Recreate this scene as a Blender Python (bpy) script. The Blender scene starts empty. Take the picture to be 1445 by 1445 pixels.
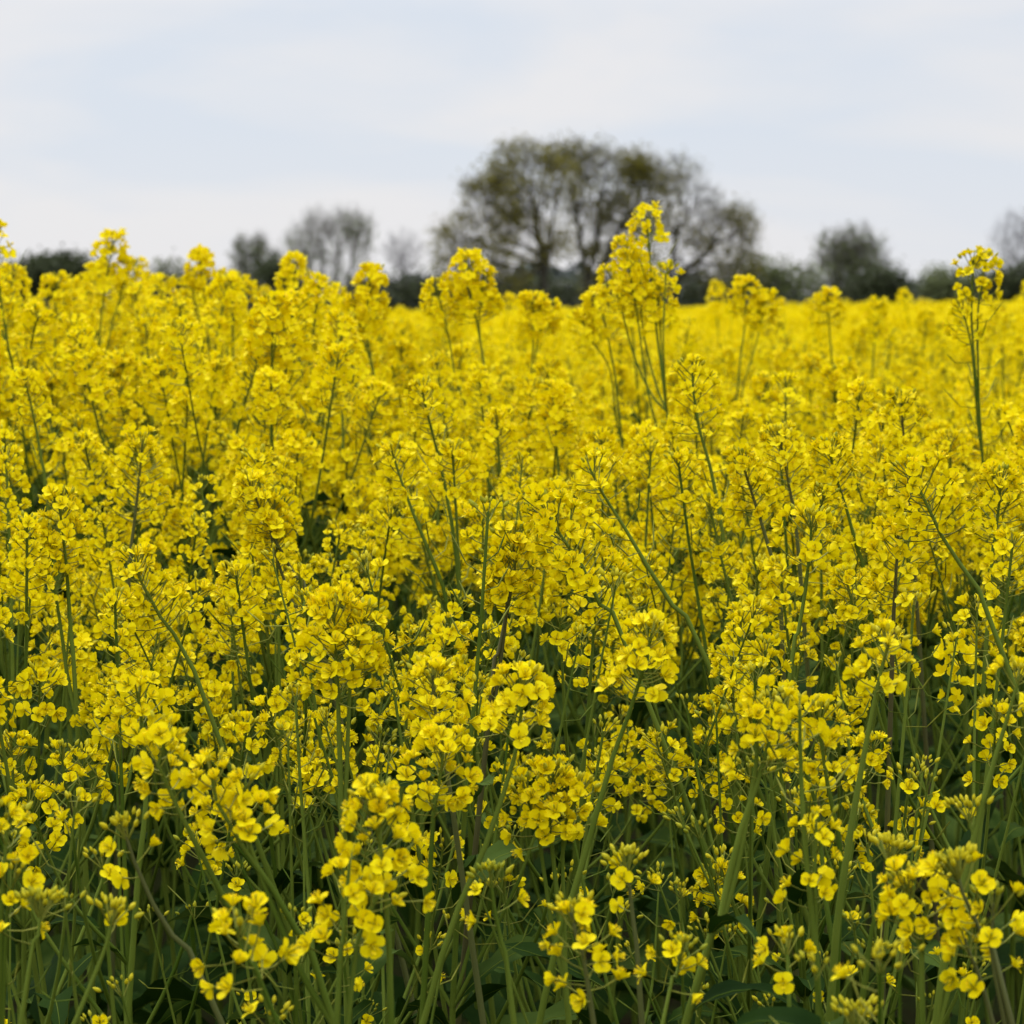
import bpy, math, random
import numpy as np

SEED = 11
rng = np.random.default_rng(SEED)
R_ = math.radians
scene = bpy.context.scene
COL = scene.collection

# ------------------------------------------------------------------ camera
FPX = 4000.0                 # focal length in pixels of a 1445 px square frame
CAM = np.array([0.0, 0.0, 1.25])
HOR = 425.0                  # row of the horizon in that frame
PITCH = math.atan((722.5 - HOR) / FPX)
FWD = np.array([0, math.cos(PITCH), -math.sin(PITCH)])
UPV = np.array([0, math.sin(PITCH), math.cos(PITCH)])


def P(px, py, d):
    """World point seen at (px, py) of the frame at depth d metres."""
    return CAM + np.array([1.0, 0, 0]) * ((px - 722.5) / FPX * d) - UPV * ((py - 722.5) / FPX * d) + FWD * d


cd = bpy.data.cameras.new('camera')
cam = bpy.data.objects.new('camera', cd)
COL.objects.link(cam)
cam.location = CAM
cam.rotation_euler = (math.pi / 2 - PITCH, 0, 0)
cd.sensor_width = 36
cd.lens = FPX / 1445 * 36
cd.clip_end = 6000
cd.clip_start = 0.05
cd.dof.use_dof = True
cd.dof.focus_distance = 2.15
cd.dof.aperture_fstop = 17.0
scene.camera = cam

# ------------------------------------------------------------------ materials


def new_mat(name):
    m = bpy.data.materials.new(name)
    m.use_nodes = True
    nt = m.node_tree
    nt.nodes.clear()
    return m, nt, nt.nodes, nt.links


def plant_mat(name, ca, cb, scale, trans=0.3, rough=0.55, spec=0.3, rand_amt=0.25, trans_col=None, cc=None):
    """Leafy material: two (three) tints mixed by a noise in object space and by a random value per object, part of the light passes through."""
    m, nt, N, L = new_mat(name)
    out = N.new('ShaderNodeOutputMaterial')
    tc = N.new('ShaderNodeTexCoord')
    nz = N.new('ShaderNodeTexNoise')
    nz.inputs['Scale'].default_value = scale
    nz.inputs['Detail'].default_value = 3
    L.new(tc.outputs['Object'], nz.inputs['Vector'])
    oi = N.new('ShaderNodeObjectInfo')
    ma = N.new('ShaderNodeMath'); ma.operation = 'MULTIPLY_ADD'
    L.new(oi.outputs['Random'], ma.inputs[0]); ma.inputs[1].default_value = rand_amt
    L.new(nz.outputs['Fac'], ma.inputs[2])
    rp = N.new('ShaderNodeValToRGB')
    e = rp.color_ramp.elements
    e[0].position = 0.36; e[0].color = (*ca, 1)
    e[1].position = 0.72; e[1].color = (*cb, 1)
    if cc:
        x = e.new(0.9); x.color = (*cc, 1)
    L.new(ma.outputs[0], rp.inputs['Fac'])
    bs = N.new('ShaderNodeBsdfPrincipled')
    bs.inputs['Roughness'].default_value = rough
    bs.inputs['Specular IOR Level'].default_value = spec
    L.new(rp.outputs['Color'], bs.inputs['Base Color'])
    if trans > 0:
        tr = N.new('ShaderNodeBsdfTranslucent')
        if trans_col:
            tr.inputs['Color'].default_value = (*trans_col, 1)
        else:
            L.new(rp.outputs['Color'], tr.inputs['Color'])
        mx = N.new('ShaderNodeMixShader')
        mx.inputs[0].default_value = trans
        L.new(bs.outputs[0], mx.inputs[1]); L.new(tr.outputs[0], mx.inputs[2])
        L.new(mx.outputs[0], out.inputs['Surface'])
    else:
        L.new(bs.outputs[0], out.inputs['Surface'])
    return m


M_PETAL = plant_mat('petal_yellow', (0.80, 0.64, 0.001), (0.87, 0.73, 0.003), 55, 0.30, 0.6, 0.05, 0.3, cc=(0.89, 0.77, 0.008))
M_STEM = plant_mat('stem_green', (0.034, 0.066, 0.004), (0.104, 0.142, 0.018), 9, 0.0, 0.7, 0.04, 0.3)
M_BROWN = plant_mat('stem_reddish', (0.062, 0.055, 0.018), (0.080, 0.090, 0.024), 8, 0.0, 0.6, 0.12, 0.3)
M_BUD = plant_mat('bud_green_yellow', (0.22, 0.26, 0.016), (0.58, 0.50, 0.012), 70, 0.2, 0.6, 0.15, 0.3)
M_ANTHER = plant_mat('anther_gold', (0.82, 0.56, 0.006), (0.88, 0.68, 0.01), 80, 0.1, 0.7, 0.1, 0.2)
M_PED = plant_mat('pedicel_yellow_green', (0.12, 0.15, 0.018), (0.22, 0.23, 0.03), 40, 0.0, 0.6, 0.1, 0.3)
M_LEAF = plant_mat('leaf_blue_green', (0.006, 0.019, 0.002), (0.018, 0.042, 0.005), 14, 0.2, 0.7, 0.03, 0.35, cc=(0.060, 0.098, 0.016))
HEAD_MATS = [M_PETAL, M_STEM, M_BUD, M_ANTHER, M_PED]
PET, GRN, BUD, ANT, PED = 0, 1, 2, 3, 4

# ------------------------------------------------------------------ geometry store


class Geo:
    def __init__(s):
        s.V = []; s.L = []; s.C = []; s.M = []; s.n = 0

    def add(s, V, faces, m=0):
        V = np.asarray(V, float)
        L = np.concatenate([np.asarray(f, int).ravel() for f in faces])
        C = np.array([len(f) for f in faces], int)
        s.raw(V, L, C, np.full(len(C), m, int))

    def raw(s, V, L, C, M):
        s.V.append(V); s.L.append(L + s.n); s.C.append(C); s.M.append(M); s.n += len(V)

    def grid(s, V, nr, nc, m=0, wrap=False):
        """V: nr x nc points, quads between them."""
        i = np.arange(nr - 1)[:, None]; k = nc if wrap else nc - 1
        j = np.arange(k)[None]
        j2 = (j + 1) % nc
        q = np.stack([i * nc + j, i * nc + j2, (i + 1) * nc + j2, (i + 1) * nc + j], -1).reshape(-1, 4)
        s.raw(np.asarray(V, float).reshape(-1, 3), q.ravel(), np.full(len(q), 4), np.full(len(q), m))

    def put(s, T, R=None, t=None):
        V, L, C, M = T
        if R is not None: V = V @ R.T
        if t is not None: V = V + t
        s.raw(V, L, C, M)

    def many(s, T, R, t):
        V, L, C, M = T
        n = len(t); nv = len(V)
        W = np.einsum('nij,vj->nvi', R, V) + t[:, None]
        s.raw(W.reshape(-1, 3), (L[None] + np.arange(n)[:, None] * nv).ravel(), np.tile(C, n), np.tile(M, n))

    def out(s):
        if not s.V: return (np.zeros((0, 3)), np.zeros(0, int), np.zeros(0, int), np.zeros(0, int))
        return np.concatenate(s.V), np.concatenate(s.L), np.concatenate(s.C), np.concatenate(s.M)

    def mesh(s, name, mats, smooth=True):
        V, L, C, M = s.out()
        me = bpy.data.meshes.new(name)
        me.vertices.add(len(V)); me.vertices.foreach_set('co', V.astype(np.float32).ravel())
        me.loops.add(len(L)); me.loops.foreach_set('vertex_index', L.astype(np.int32))
        me.polygons.add(len(C))
        st = np.concatenate([[0], np.cumsum(C)[:-1]]).astype(np.int32)
        me.polygons.foreach_set('loop_start', st)
        for m in mats: me.materials.append(m)
        me.polygons.foreach_set('material_index', M.astype(np.int32))
        me.polygons.foreach_set('use_smooth', np.full(len(C), smooth))
        me.update(calc_edges=True)
        return me

    def obj(s, name, mats, parent=None, smooth=True):
        return link(name, s.mesh(name, mats, smooth), parent)


def link(name, me, parent=None):
    o = bpy.data.objects.new(name, me)
    COL.objects.link(o)
    if parent: o.parent = parent
    return o


def thing(name, label, cat, loc, group=None):
    o = bpy.data.objects.new(name, None)
    o.empty_display_size = 0.1
    COL.objects.link(o)
    o.location = loc
    o['label'] = label; o['category'] = cat
    if group: o['group'] = group
    return o


def unit(v):
    v = np.asarray(v, float)
    return v / (np.linalg.norm(v) + 1e-12)


def frame(T):
    T = unit(T)
    a = np.array([1.0, 0, 0]) if abs(T[0]) < 0.8 else np.array([0, 1.0, 0])
    n = unit(np.cross(T, a)); b = np.cross(T, n)
    return T, n, b


def rot_to(axis, spin=0.0, s=1.0):
    T, n, b = frame(axis)
    c, sn = math.cos(spin), math.sin(spin)
    x = n * c + b * sn; y = np.cross(T, x)
    return np.stack([x, y, T], 1) * s


def rot_many(axis, spin, s):
    T = axis / np.linalg.norm(axis, axis=1, keepdims=True)
    a = np.where(np.abs(T[:, :1]) < 0.8, np.array([[1.0, 0, 0]]), np.array([[0, 1.0, 0]]))
    n = np.cross(T, a); n /= np.linalg.norm(n, axis=1, keepdims=True)
    b = np.cross(T, n)
    x = n * np.cos(spin)[:, None] + b * np.sin(spin)[:, None]
    y = np.cross(T, x)
    return np.stack([x, y, T], 2) * np.asarray(s).reshape(-1, 1, 1)


def tube(g, pts, rad, k=5, m=0, cap=True):
    pts = np.asarray(pts, float); n = len(pts)
    rad = np.broadcast_to(np.asarray(rad, float), (n,))
    tan = np.gradient(pts, axis=0)
    T, nn, bb = frame(tan[0])
    rings = []
    for i in range(n):
        T = unit(tan[i])
        nn = unit(nn - T * nn.dot(T)); bb = np.cross(T, nn)
        a = np.arange(k) * 2 * math.pi / k
        rings.append(pts[i] + rad[i] * (np.cos(a)[:, None] * nn + np.sin(a)[:, None] * bb))
    g.grid(np.array(rings), n, k, m, wrap=True)
    if cap:
        g.add(rings[-1], [list(range(k))], m)


def smooth_path(pts, n):
    """Catmull-Rom through pts, n points."""
    p = np.asarray(pts, float)
    if len(p) == 2:
        return p[0] + (p[1] - p[0]) * np.linspace(0, 1, n)[:, None]
    q = np.vstack([2 * p[0] - p[1], p, 2 * p[-1] - p[-2]])
    seg = np.linalg.norm(np.diff(p, axis=0), axis=1); cum = np.concatenate([[0], np.cumsum(seg)])
    out = []
    for s in np.linspace(0, cum[-1], n):
        i = min(np.searchsorted(cum, s, 'right') - 1, len(p) - 2)
        t = (s - cum[i]) / (seg[i] + 1e-9)
        a, b, c, d = q[i], q[i + 1], q[i + 2], q[i + 3]
        out.append(0.5 * (2 * b + (c - a) * t + (2 * a - 5 * b + 4 * c - d) * t * t + (3 * b - a - 3 * c + d) * t ** 3))
    return np.array(out)


class Path:
    """Polyline base -> tip; at(s): point and tangent at arc length s below the tip."""

    def __init__(s, pts):
        s.p = np.asarray(pts, float)
        s.seg = np.linalg.norm(np.diff(s.p, axis=0), axis=1)
        s.cum = np.concatenate([[0], np.cumsum(s.seg)]); s.len = s.cum[-1]

    def at(s, d):
        x = np.clip(s.len - d, 0, s.len - 1e-6)
        i = min(max(np.searchsorted(s.cum, x, 'right') - 1, 0), len(s.seg) - 1)
        t = (x - s.cum[i]) / (s.seg[i] + 1e-9)
        return s.p[i] * (1 - t) + s.p[i + 1] * t, unit(s.p[i + 1] - s.p[i])


# ------------------------------------------------------------------ one flower, a bud (templates)
def petal_rows(openness, n):
    """(radius, height) along a petal of 1 unit, from the claw to the tip; openness 0 closed .. 1 flat."""
    u = np.linspace(0, 1, n)
    ang = np.interp(u, [0, 0.25, 0.6, 1], [0.15, 0.45 + 0.4 * openness, 0.55 + 0.75 * openness, 0.5 + 1.15 * openness])
    r = np.concatenate([[0], np.cumsum(np.sin(ang[1:]) * np.diff(u))])
    h = np.concatenate([[0], np.cumsum(np.cos(ang[1:]) * np.diff(u))])
    return u, r, h


def flower(openness, lod, r):
    g = Geo()
    ell = 0.0083
    nr = {0: 6, 1: 4, 2: 3}[lod]
    nc = {0: 5, 1: 3, 2: 2}[lod]
    for k in range(4):
        az = k * math.pi / 2 + (0.14 if k % 2 else -0.14) + r.normal(0, 0.10)
        op = np.clip(openness + r.normal(0, 0.10), 0, 1.15)
        u, rr, hh = petal_rows(op, nr)
        w = np.interp(u, [0, 0.22, 0.45, 0.68, 0.86, 1.0], [0.13, 0.20, 0.36, 0.45, 0.41, 0.20]) * r.uniform(0.92, 1.08)
        V = []
        c, s = math.cos(az), math.sin(az)
        tw = r.normal(0, 0.18)
        for i in range(nr):
            for v in np.linspace(-1, 1, nc):
                x = rr[i] * (1 - 0.06 * v * v * u[i]) + 0.03
                y = w[i] * v
                z = hh[i] + 0.07 * v * v * u[i] + tw * y * u[i]
                if lod == 0 and i == nr - 1 and v == 0: x -= 0.03
                V.append([(x * c - y * s) * ell, (x * s + y * c) * ell, z * ell])
        g.grid(np.array(V), nr, nc, PET)
    if lod == 0:
        for k in range(6):
            a = k * math.pi / 3 + r.normal(0, 0.2)
            o = np.array([math.cos(a), math.sin(a), 0])
            b = np.array([-o[1], o[0], 0]) * 0.0003
            p0 = o * 0.0008 + [0, 0, 0.002]; p1 = o * 0.0022 + [0, 0, 0.0058]; p2 = o * 0.0028 + [0, 0, 0.0072]
            g.add([p0 - b, p0 + b, p1 + b * 1.5, p1 - b * 1.5], [(0, 1, 2, 3)], PET)
            g.add([p1 - b * 2.2, p1 + b * 2.2, p2 + b * 2, p2 - b * 2], [(0, 1, 2, 3)], ANT)
        tube(g, [[0, 0, 0], [0, 0, 0.004], [0, 0, 0.008]], [0.0007, 0.0008, 0.0005], 4, BUD)
        for k in range(4):      # sepals, below the petals
            a = k * math.pi / 2 + math.pi / 4
            o = np.array([math.cos(a), math.sin(a), 0]); b = np.array([-o[1], o[0], 0]) * 0.0008
            p0 = o * 0.0005; p1 = o * 0.0026 + [0, 0, 0.003]; p2 = o * 0.0042 + [0, 0, 0.0058]
            g.add([p0 - b, p0 + b, p1 + b, p1 - b, p2 + b * .4, p2 - b * .4], [(0, 1, 2, 3), (3, 2, 4, 5)], BUD)
    elif lod == 1:
        z = np.array([0, 0, 0.0055]); a = 0.0016
        V = [z + [a, 0, 0], z + [0, a, 0], z + [-a, 0, 0], z + [0, -a, 0], z + [0, 0, 0.003], z - [0, 0, 0.003]]
        g.add(V, [(0, 1, 4), (1, 2, 4), (2, 3, 4), (3, 0, 4)], ANT)
        g.add(V, [(1, 0, 5), (2, 1, 5), (3, 2, 5), (0, 3, 5)], BUD)
    return g.out()


def bud_t(lod):
    g = Geo()
    k = 6 if lod == 0 else 4
    z = np.array([0, 0.12, 0.42, 0.75, 1.0]) if lod == 0 else np.array([0, 0.45, 1.0])
    r = np.array([0.10, 0.32, 0.46, 0.32, 0.05]) if lod == 0 else np.array([0.12, 0.5, 0.08])
    a = np.arange(k) * 2 * math.pi / k
    V = np.stack([np.outer(r, np.cos(a)) * 0.0038, np.outer(r, np.sin(a)) * 0.0038, np.repeat(z[:, None], k, 1) * 0.0066], -1)
    g.grid(V, len(z), k, BUD, wrap=True)
    return g.out()


FT = {}
for lod in (0, 1, 2):
    rr = np.random.default_rng(100 + lod)
    ops = [0.95, 0.84, 0.72, 0.62, 0.78, 0.52, 0.38, 0.22]
    FT[lod] = [flower(o, lod, rr) for o in ops]
BT = {0: bud_t(0), 1: bud_t(1), 2: bud_t(1)}


def head(path, L, nf, lod, r, buds=14, pods=0, fs=1.0, split=None, ped=1.0, gap=0.0):
    """A raceme on the last L metres of a path: buds at the tip, open flowers below them, then thin young pods.
    split: a list that receives (template index, matrix, point) of each flower instead of the mesh."""
    g = Geo()
    up = np.array([0, 0, 1.0])
    for i in range(nf):
        t = (i + 0.5) / nf
        s = 0.003 + gap + L * t ** 1.05
        p, T = path.at(s)
        _, n, b = frame(T)
        az = i * 2.39996 + r.normal(0, 0.35)
        ang = R_(np.interp(t, [0, 0.35, 1], [38, 60, 84])) + r.normal(0, 0.16)
        d = unit(T * math.cos(ang) + (n * math.cos(az) + b * math.sin(az)) * math.sin(ang))
        pl = np.interp(t, [0, 0.3, 1], [0.011, 0.016, 0.019]) * fs * ped * r.uniform(0.75, 1.2)
        q = p + d * pl + up * pl * 0.10
        ax = unit(d + up * r.uniform(-0.25, 0.6) + r.normal(0, 0.42, 3))
        k = r.integers(0, 5)
        if t < 0.18: k = r.integers(4, 8)
        elif r.random() < 0.28: k = r.integers(5, 8)
        R = rot_to(ax, r.uniform(0, 6.28), fs * r.uniform(0.78, 1.1))
        if split is not None:
            split.append((k, R, q))
        else:
            g.put(FT[lod][k], R, q)
        if lod < 2:
            tube(g, [p, p + d * pl * 0.55, q + ax * 0.001], [0.00055, 0.00045, 0.0007], 3, PED, False)
    tip, T = path.at(gap)
    for k in range(buds):
        z = 1 - 0.75 * (k + 0.5) / max(buds, 1); a = k * 2.39996
        _, n, b = frame(T)
        d = unit(T * (z * 1.25 - .1) + (n * math.cos(a) + b * math.sin(a)) * math.sqrt(max(0, 1 - z * z)) + r.normal(0, .12, 3))
        dist = (0.004 + 0.010 * (1 - z) + r.uniform(0, 0.005)) * fs
        g.put(BT[lod], rot_to(unit(d + T * 0.7), 0, fs * (0.62 + 0.5 * (1 - z)) * r.uniform(0.9, 1.15)), tip + d * dist)
        if lod < 2 and k % 2 == 0:
            pb, _ = path.at(gap + 0.006)
            tube(g, [pb, tip + d * dist], [0.0004, 0.0006], 3, PED, False)
    for j in range(pods):
        s = gap + L + 0.006 + j * 0.0105 + r.uniform(0, 0.004)
        if s > path.len - 0.02: break
        p, T = path.at(s)
        _, n, b = frame(T)
        az = j * 2.39996 + r.normal(0, 0.3)
        o = n * math.cos(az) + b * math.sin(az)
        a1 = R_(r.uniform(62, 88)); d1 = T * math.cos(a1) + o * math.sin(a1)
        l1 = r.uniform(0.015, 0.022) * fs; l2 = r.uniform(0.010, 0.028) * fs
        d2 = unit(d1 * 0.75 + T * 0.55 + up * 0.25)
        q1 = p + d1 * l1; q2 = q1 + d2 * l2
        tube(g, [p, q1, q1 + d2 * l2 * 0.5, q2], [0.00055, 0.0005, 0.0009, 0.0003], 3, PED if r.random() < .5 else GRN, False)
    return g


def leaf(p, out_dir, length, width, r, lobes=0.0, droop=0.8):
    """A blade from point p: rises outward, bends over, folded on its midrib, wavy edge."""
    g = Geo()
    n = 9
    o = unit([out_dir[0], out_dir[1], 0]); side = np.array([-o[1], o[0], 0])
    ang = R_(r.uniform(35, 65))
    V = []
    x = z = 0.0
    ph = r.uniform(0, 6)
    tw = r.normal(0, 0.5)
    for i in range(n):
        u = i / (n - 1)
        w = width * np.interp(u, [0, 0.08, 0.3, 0.6, 0.85, 1], [0.25, 0.55, 0.9, 1.0, 0.6, 0.03])
        if lobes: w *= 1 + 1.6 * lobes * math.sin(u * 21 + ph) + r.normal(0, 0.07)
        wav = 0.18 * w * math.sin(u * 13 + ph)
        c = np.array(p) + o * x + np.array([0, 0, z])
        sd = side * math.cos(tw * u) + np.array([0, 0, 1]) * math.sin(tw * u)
        for v in (-1, -0.5, 0, 0.5, 1):
            V.append(c + sd * w * v * 0.5 + np.array([0, 0, 1]) * (abs(v) * w * 0.17 + wav * (v if v > 0 else 0.6 * v)))
        a = ang - droop * u * 1.9
        x += math.cos(a) * length / (n - 1); z += math.sin(a) * length / (n - 1)
    g.grid(np.array(V), n, 5, 0)
    tube(g, np.array(V).reshape(n, 5, 3)[:, 2] + [0, 0, 0.0002], np.linspace(max(width * 0.028, .0006), .0003, n), 4, 1, False)
    return g


# ------------------------------------------------------------------ whole plants
STEMS = []       # stems of singled-out plants: (pixels, depth)
PLANTS = []      # (thing, x, y, label data)


def flower_mesh(k):
    if k not in flower_mesh.c:
        g = Geo(); g.put(FT[0][k]); flower_mesh.c[k] = g.mesh('flower', HEAD_MATS)
    return flower_mesh.c[k]


flower_mesh.c = {}
from mathutils import Matrix


def add_head(root, off, path, L, nf, lod, r, split=False, **kw):
    """flower_head part; with split each flower is a sub-part (they share meshes)."""
    fl = [] if split else None
    g = head(path, L, nf, lod, r, split=fl, **kw)
    if g.n == 0: return
    V, Lo, C, M = g.out()
    h = Geo(); base, _ = path.at(L); h.raw(V - base, Lo, C, M)
    o = h.obj('flower_head', HEAD_MATS, root)
    o.location = base - off
    for (k, R, q) in fl or []:
        f = link('flower', flower_mesh(k), o)
        m = np.eye(4); m[:3, :3] = R; m[:3, 3] = q - base
        f.matrix_local = Matrix(m.tolist())


def add_leaf(root, off, p, out, length, width, r, lobes=0.0, droop=0.8):
    g = leaf(np.zeros(3), out, length, width, r, lobes, droop)
    o = g.obj('leaf', [M_LEAF, M_STEM], root)
    o.location = np.asarray(p) - off


def stem_radii(n, rb, rt):
    u = np.linspace(0, 1, n)
    return rb + (rt - rb) * u ** 0.8


def trim(pts, cut):
    """Path without its last cut metres, so that buds and top flowers end where the tip was asked for."""
    p = Path(pts)
    q, _ = p.at(cut)
    keep = pts[p.cum < p.len - cut - 0.004]
    return Path(np.vstack([keep, q]))


def to_ground(pts_top_down):
    """Extend a top-down list of world points to the ground, turning upright."""
    p = [np.asarray(q, float) for q in pts_top_down]
    d = unit(p[-1] - p[-2]); z = p[-1][2]
    base = np.array([p[-1][0] + d[0] / max(-d[2], 0.3) * z * 0.45, p[-1][1] + d[1] / max(-d[2], 0.3) * z * 0.45, 0.0])
    mid = p[-1] * 0.5 + base * 0.5 + np.array([d[0], d[1], 0]) * z * 0.10
    return (p + [mid, base])[::-1]


def hero(label, pix, d, group, heads=None, L=0.06, nf=20, buds=12, pods=0, fs=1.0, lod=0, split=False, branches=(), autob=0,
         r_top=0.0013, r_mid=0.0028, brown=False, leaves=3, ped=1.0, seed=0, lz=None):
    """A plant whose main stem passes through the given pixels (tip first) at depth d (a number or one per pixel)."""
    r = np.random.default_rng(1000 + seed)
    dd = d if hasattr(d, '__len__') else [d] * len(pix)
    world = to_ground([P(x, y, q) for (x, y), q in zip(pix, dd)])
    base = np.asarray(world[0])
    path = trim(smooth_path(world, 34), 0.011 * ped * fs)
    if group == G_NEAR: fs *= 0.94
    else: nf = int(nf * 1.2); branches = [(a, b, dict(c, nf=int(c.get('nf', 10) * 1.2))) for a, b, c in branches]
    if group == G_TALL: r_mid = 0.0019; fs *= 1.2; nf = int(nf * 1.1)
    if group != G_NEAR: STEMS.append((np.array(pix, float), float(np.mean(dd))))
    if group == G_TALL: nf = int(nf * 1.3); branches = [(a, b, dict(c, nf=int(c.get('nf', 10) * 1.3))) for a, b, c in branches]
    root = thing('rapeseed_plant', label, 'rapeseed plant', base, group)
    g = Geo()
    n = len(path.p)
    u = path.cum / path.len
    rad = np.interp(u, [0, 0.55, 0.9, 1], [0.0050, r_mid * 1.02, (r_mid + r_top) * .46, r_top * 0.75])
    tube(g, path.p - base, rad, 7, 0)
    add_head(root, base, path, L, nf, lod, r, split, buds=buds, pods=pods, fs=fs, ped=ped)
    for b in branches:       # (pixels tip first, depth, dict)
        bp, bd, kw = b
        pts = [P(x, y, bd) for x, y in bp]
        z = pts[-1][2]
        # join the stem a little below the last pixel
        i = int(np.argmin(np.abs(path.p[:, 2] - (z - 0.10)))); j = path.p[i]
        bpath = trim(smooth_path((pts + [pts[-1] * 0.45 + j * 0.55 - np.array([0, 0, 0.012]), j])[::-1], 18), 0.010)
        tube(g, bpath.p - base, np.linspace(r_mid * 0.75, r_top * 0.75, len(bpath.p)), 6, 0)
        add_head(root, base, bpath, kw.get('L', 0.04), kw.get('nf', 10), lod, r, split, buds=kw.get('buds', 10), pods=kw.get('pods', 0), fs=kw.get('fs', fs))
    for k in range(autob):
        s = r.uniform(0.10, 0.34) + L
        p, T = path.at(s)
        az = r.uniform(0, 6.28); o = np.array([math.cos(az), math.sin(az), 0])
        ln = r.uniform(0.09, 0.2)
        pts = [p, p + (o * 0.45 + [0, 0, 0.7]) * ln * 0.5, p + o * ln * 0.42 + np.array([0, 0, ln])]
        bpath = Path(smooth_path(pts, 12))
        tube(g, bpath.p - base, np.linspace(r_mid * 0.6, r_top * 0.7, 12), 5, 0)
        add_head(root, base, bpath, r.uniform(0.02, 0.05), int(r.integers(3, 12)), lod, r, split, buds=int(r.integers(8, 16)), fs=fs * 0.95)
        add_leaf(root, base, p, -o * 0.3 + o, r.uniform(0.05, 0.09), r.uniform(0.014, 0.024), r, droop=r.uniform(0.3, 0.9))
    g.obj('stem', [M_BROWN if brown else M_STEM], root)
    for k in range(leaves):
        zt = (lz[k % len(lz)] if lz else r.uniform(0.25, 0.85)) * base_h(path)
        i = int(np.argmin(np.abs(path.p[:, 2] - zt)))
        az = r.uniform(0, 6.28)
        ln = np.interp(zt, [0.2, 0.9], [0.19, 0.075]) * r.uniform(0.8, 1.2)
        add_leaf(root, base, path.p[i], (math.cos(az), math.sin(az)), ln, ln * np.interp(zt, [0.2, 0.9], [0.38, 0.19]), r,
                 lobes=0.12 if zt < 0.6 else 0, droop=r.uniform(0.5, 1.0))
    PLANTS.append((base[0], base[1]))
    return root


def base_h(path):
    return path.p[-1][2]


def proto_parts(r, lod, h=1.12, green=False, rich=1.0, zlo=0.82, fsm=1.0):
    """Parts of a generic plant standing at the origin: stem geo, [heads], [leaves], each head/leaf as (point, geo)."""
    lean = r.normal(0, 0.05, 2); bend = r.normal(0, 0.035, 2)
    top = np.array([lean[0], lean[1], h])
    mid = np.array([lean[0] * 0.45 + bend[0], lean[1] * 0.45 + bend[1], h * 0.55])
    nstep = 16 if lod < 2 else 6
    path = Path(smooth_path([[0, 0, 0], mid, top], nstep))
    st = Geo()
    tube(st, path.p, stem_radii(nstep, 0.0055, 0.0012), 5 if lod < 2 else 3, 0)
    heads = []; leaves = []
    nf0 = int((2 if green else 33) * r.uniform(0.8, 1.3) * rich)
    L0 = r.uniform(0.040, 0.085) if not green else 0.03

    def mk(pth, L, nf, buds, pods, fs):
        g = head(pth, L, nf, lod, r, buds=buds, pods=pods, fs=fs * fsm)
        b, _ = pth.at(L)
        V, Lo, C, M = g.out(); q = Geo(); q.raw(V - b, Lo, C, M)
        heads.append((b, q))

    mk(path, L0, nf0, int(r.integers(7, 13)) if lod < 2 else 4, int(r.integers(0, 9)) if lod < 2 else 0, r.uniform(0.92, 1.08))
    nb = int(r.integers(4, 8))
    a0 = r.uniform(0, 6.28)
    for k in range(nb):
        z0 = h * r.uniform(0.60, 0.82) - (zlo < .81) * 0.02
        i = int(np.argmin(np.abs(path.p[:, 2] - z0))); p = path.p[i]
        az = a0 + k * 2.39996
        o = np.array([math.cos(az), math.sin(az), 0])
        zt = h * r.uniform(zlo, 0.985)
        ln = max(zt - p[2], 0.06)
        reach = ln * r.uniform(0.30, 0.62)
        bp = Path(smooth_path([p, p + o * reach * 0.6 + np.array([0, 0, ln * 0.42]), p + o * reach + np.array([0, 0, ln])], 9 if lod < 2 else 4))
        tube(st, bp.p, np.linspace(0.0021, 0.0009, len(bp.p)), 4 if lod < 2 else 3, 0, False)
        nf = int((r.integers(0, 3) if green else r.integers(15, 31)) * rich)
        mk(bp, r.uniform(0.026, 0.060), nf, int(r.integers(6, 12)) if lod < 2 else 3, int(r.integers(0, 5)) if lod < 2 else 0, r.uniform(0.88, 1.05))
        if lod < 2 and k % 2 == 0:
            ll = r.uniform(0.05, 0.10)
            leaves.append((p, leaf(np.zeros(3), o, ll, ll * 0.26, r, 0, r.uniform(0.3, 0.9))))
    for k in range(3 if green else 0):
        z0 = h * r.uniform(0.58, 0.86)
        i = int(np.argmin(np.abs(path.p[:, 2] - z0))); az = r.uniform(0, 6.28); ll = r.uniform(0.06, 0.11)
        leaves.append((path.p[i], leaf(np.zeros(3), (math.cos(az), math.sin(az)), ll, ll * r.uniform(.2, .3), r, 0, r.uniform(0.2, 0.7))))
    for k in range(4 if lod < 2 else 2):
        z0 = h * (0.25 + 0.13 * k + r.uniform(-0.05, 0.05))
        i = int(np.argmin(np.abs(path.p[:, 2] - z0)))
        az = r.uniform(0, 6.28)
        ll = np.interp(z0, [0.2, 0.8], [0.22, 0.10]) * r.uniform(0.85, 1.2)
        leaves.append((path.p[i], leaf(np.zeros(3), (math.cos(az), math.sin(az)), ll, ll * np.interp(z0, [0.2, 0.8], [0.38, 0.22]), r, 0.12, r.uniform(0.6, 1.0))))
    return st, heads, leaves


# ------------------------------------------------------------------ hero plants that the photograph singles out
G_TALL = 'tall rape plants rising above the field line'
G_NEAR = 'nearest rape plants at the field edge'
G_MID = 'rape plants with long stems showing in the middle of the field'
exec_h = []


def H(*a, **k):
    k['seed'] = len(exec_h); exec_h.append(1)
    return hero(*a, **k)


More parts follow.
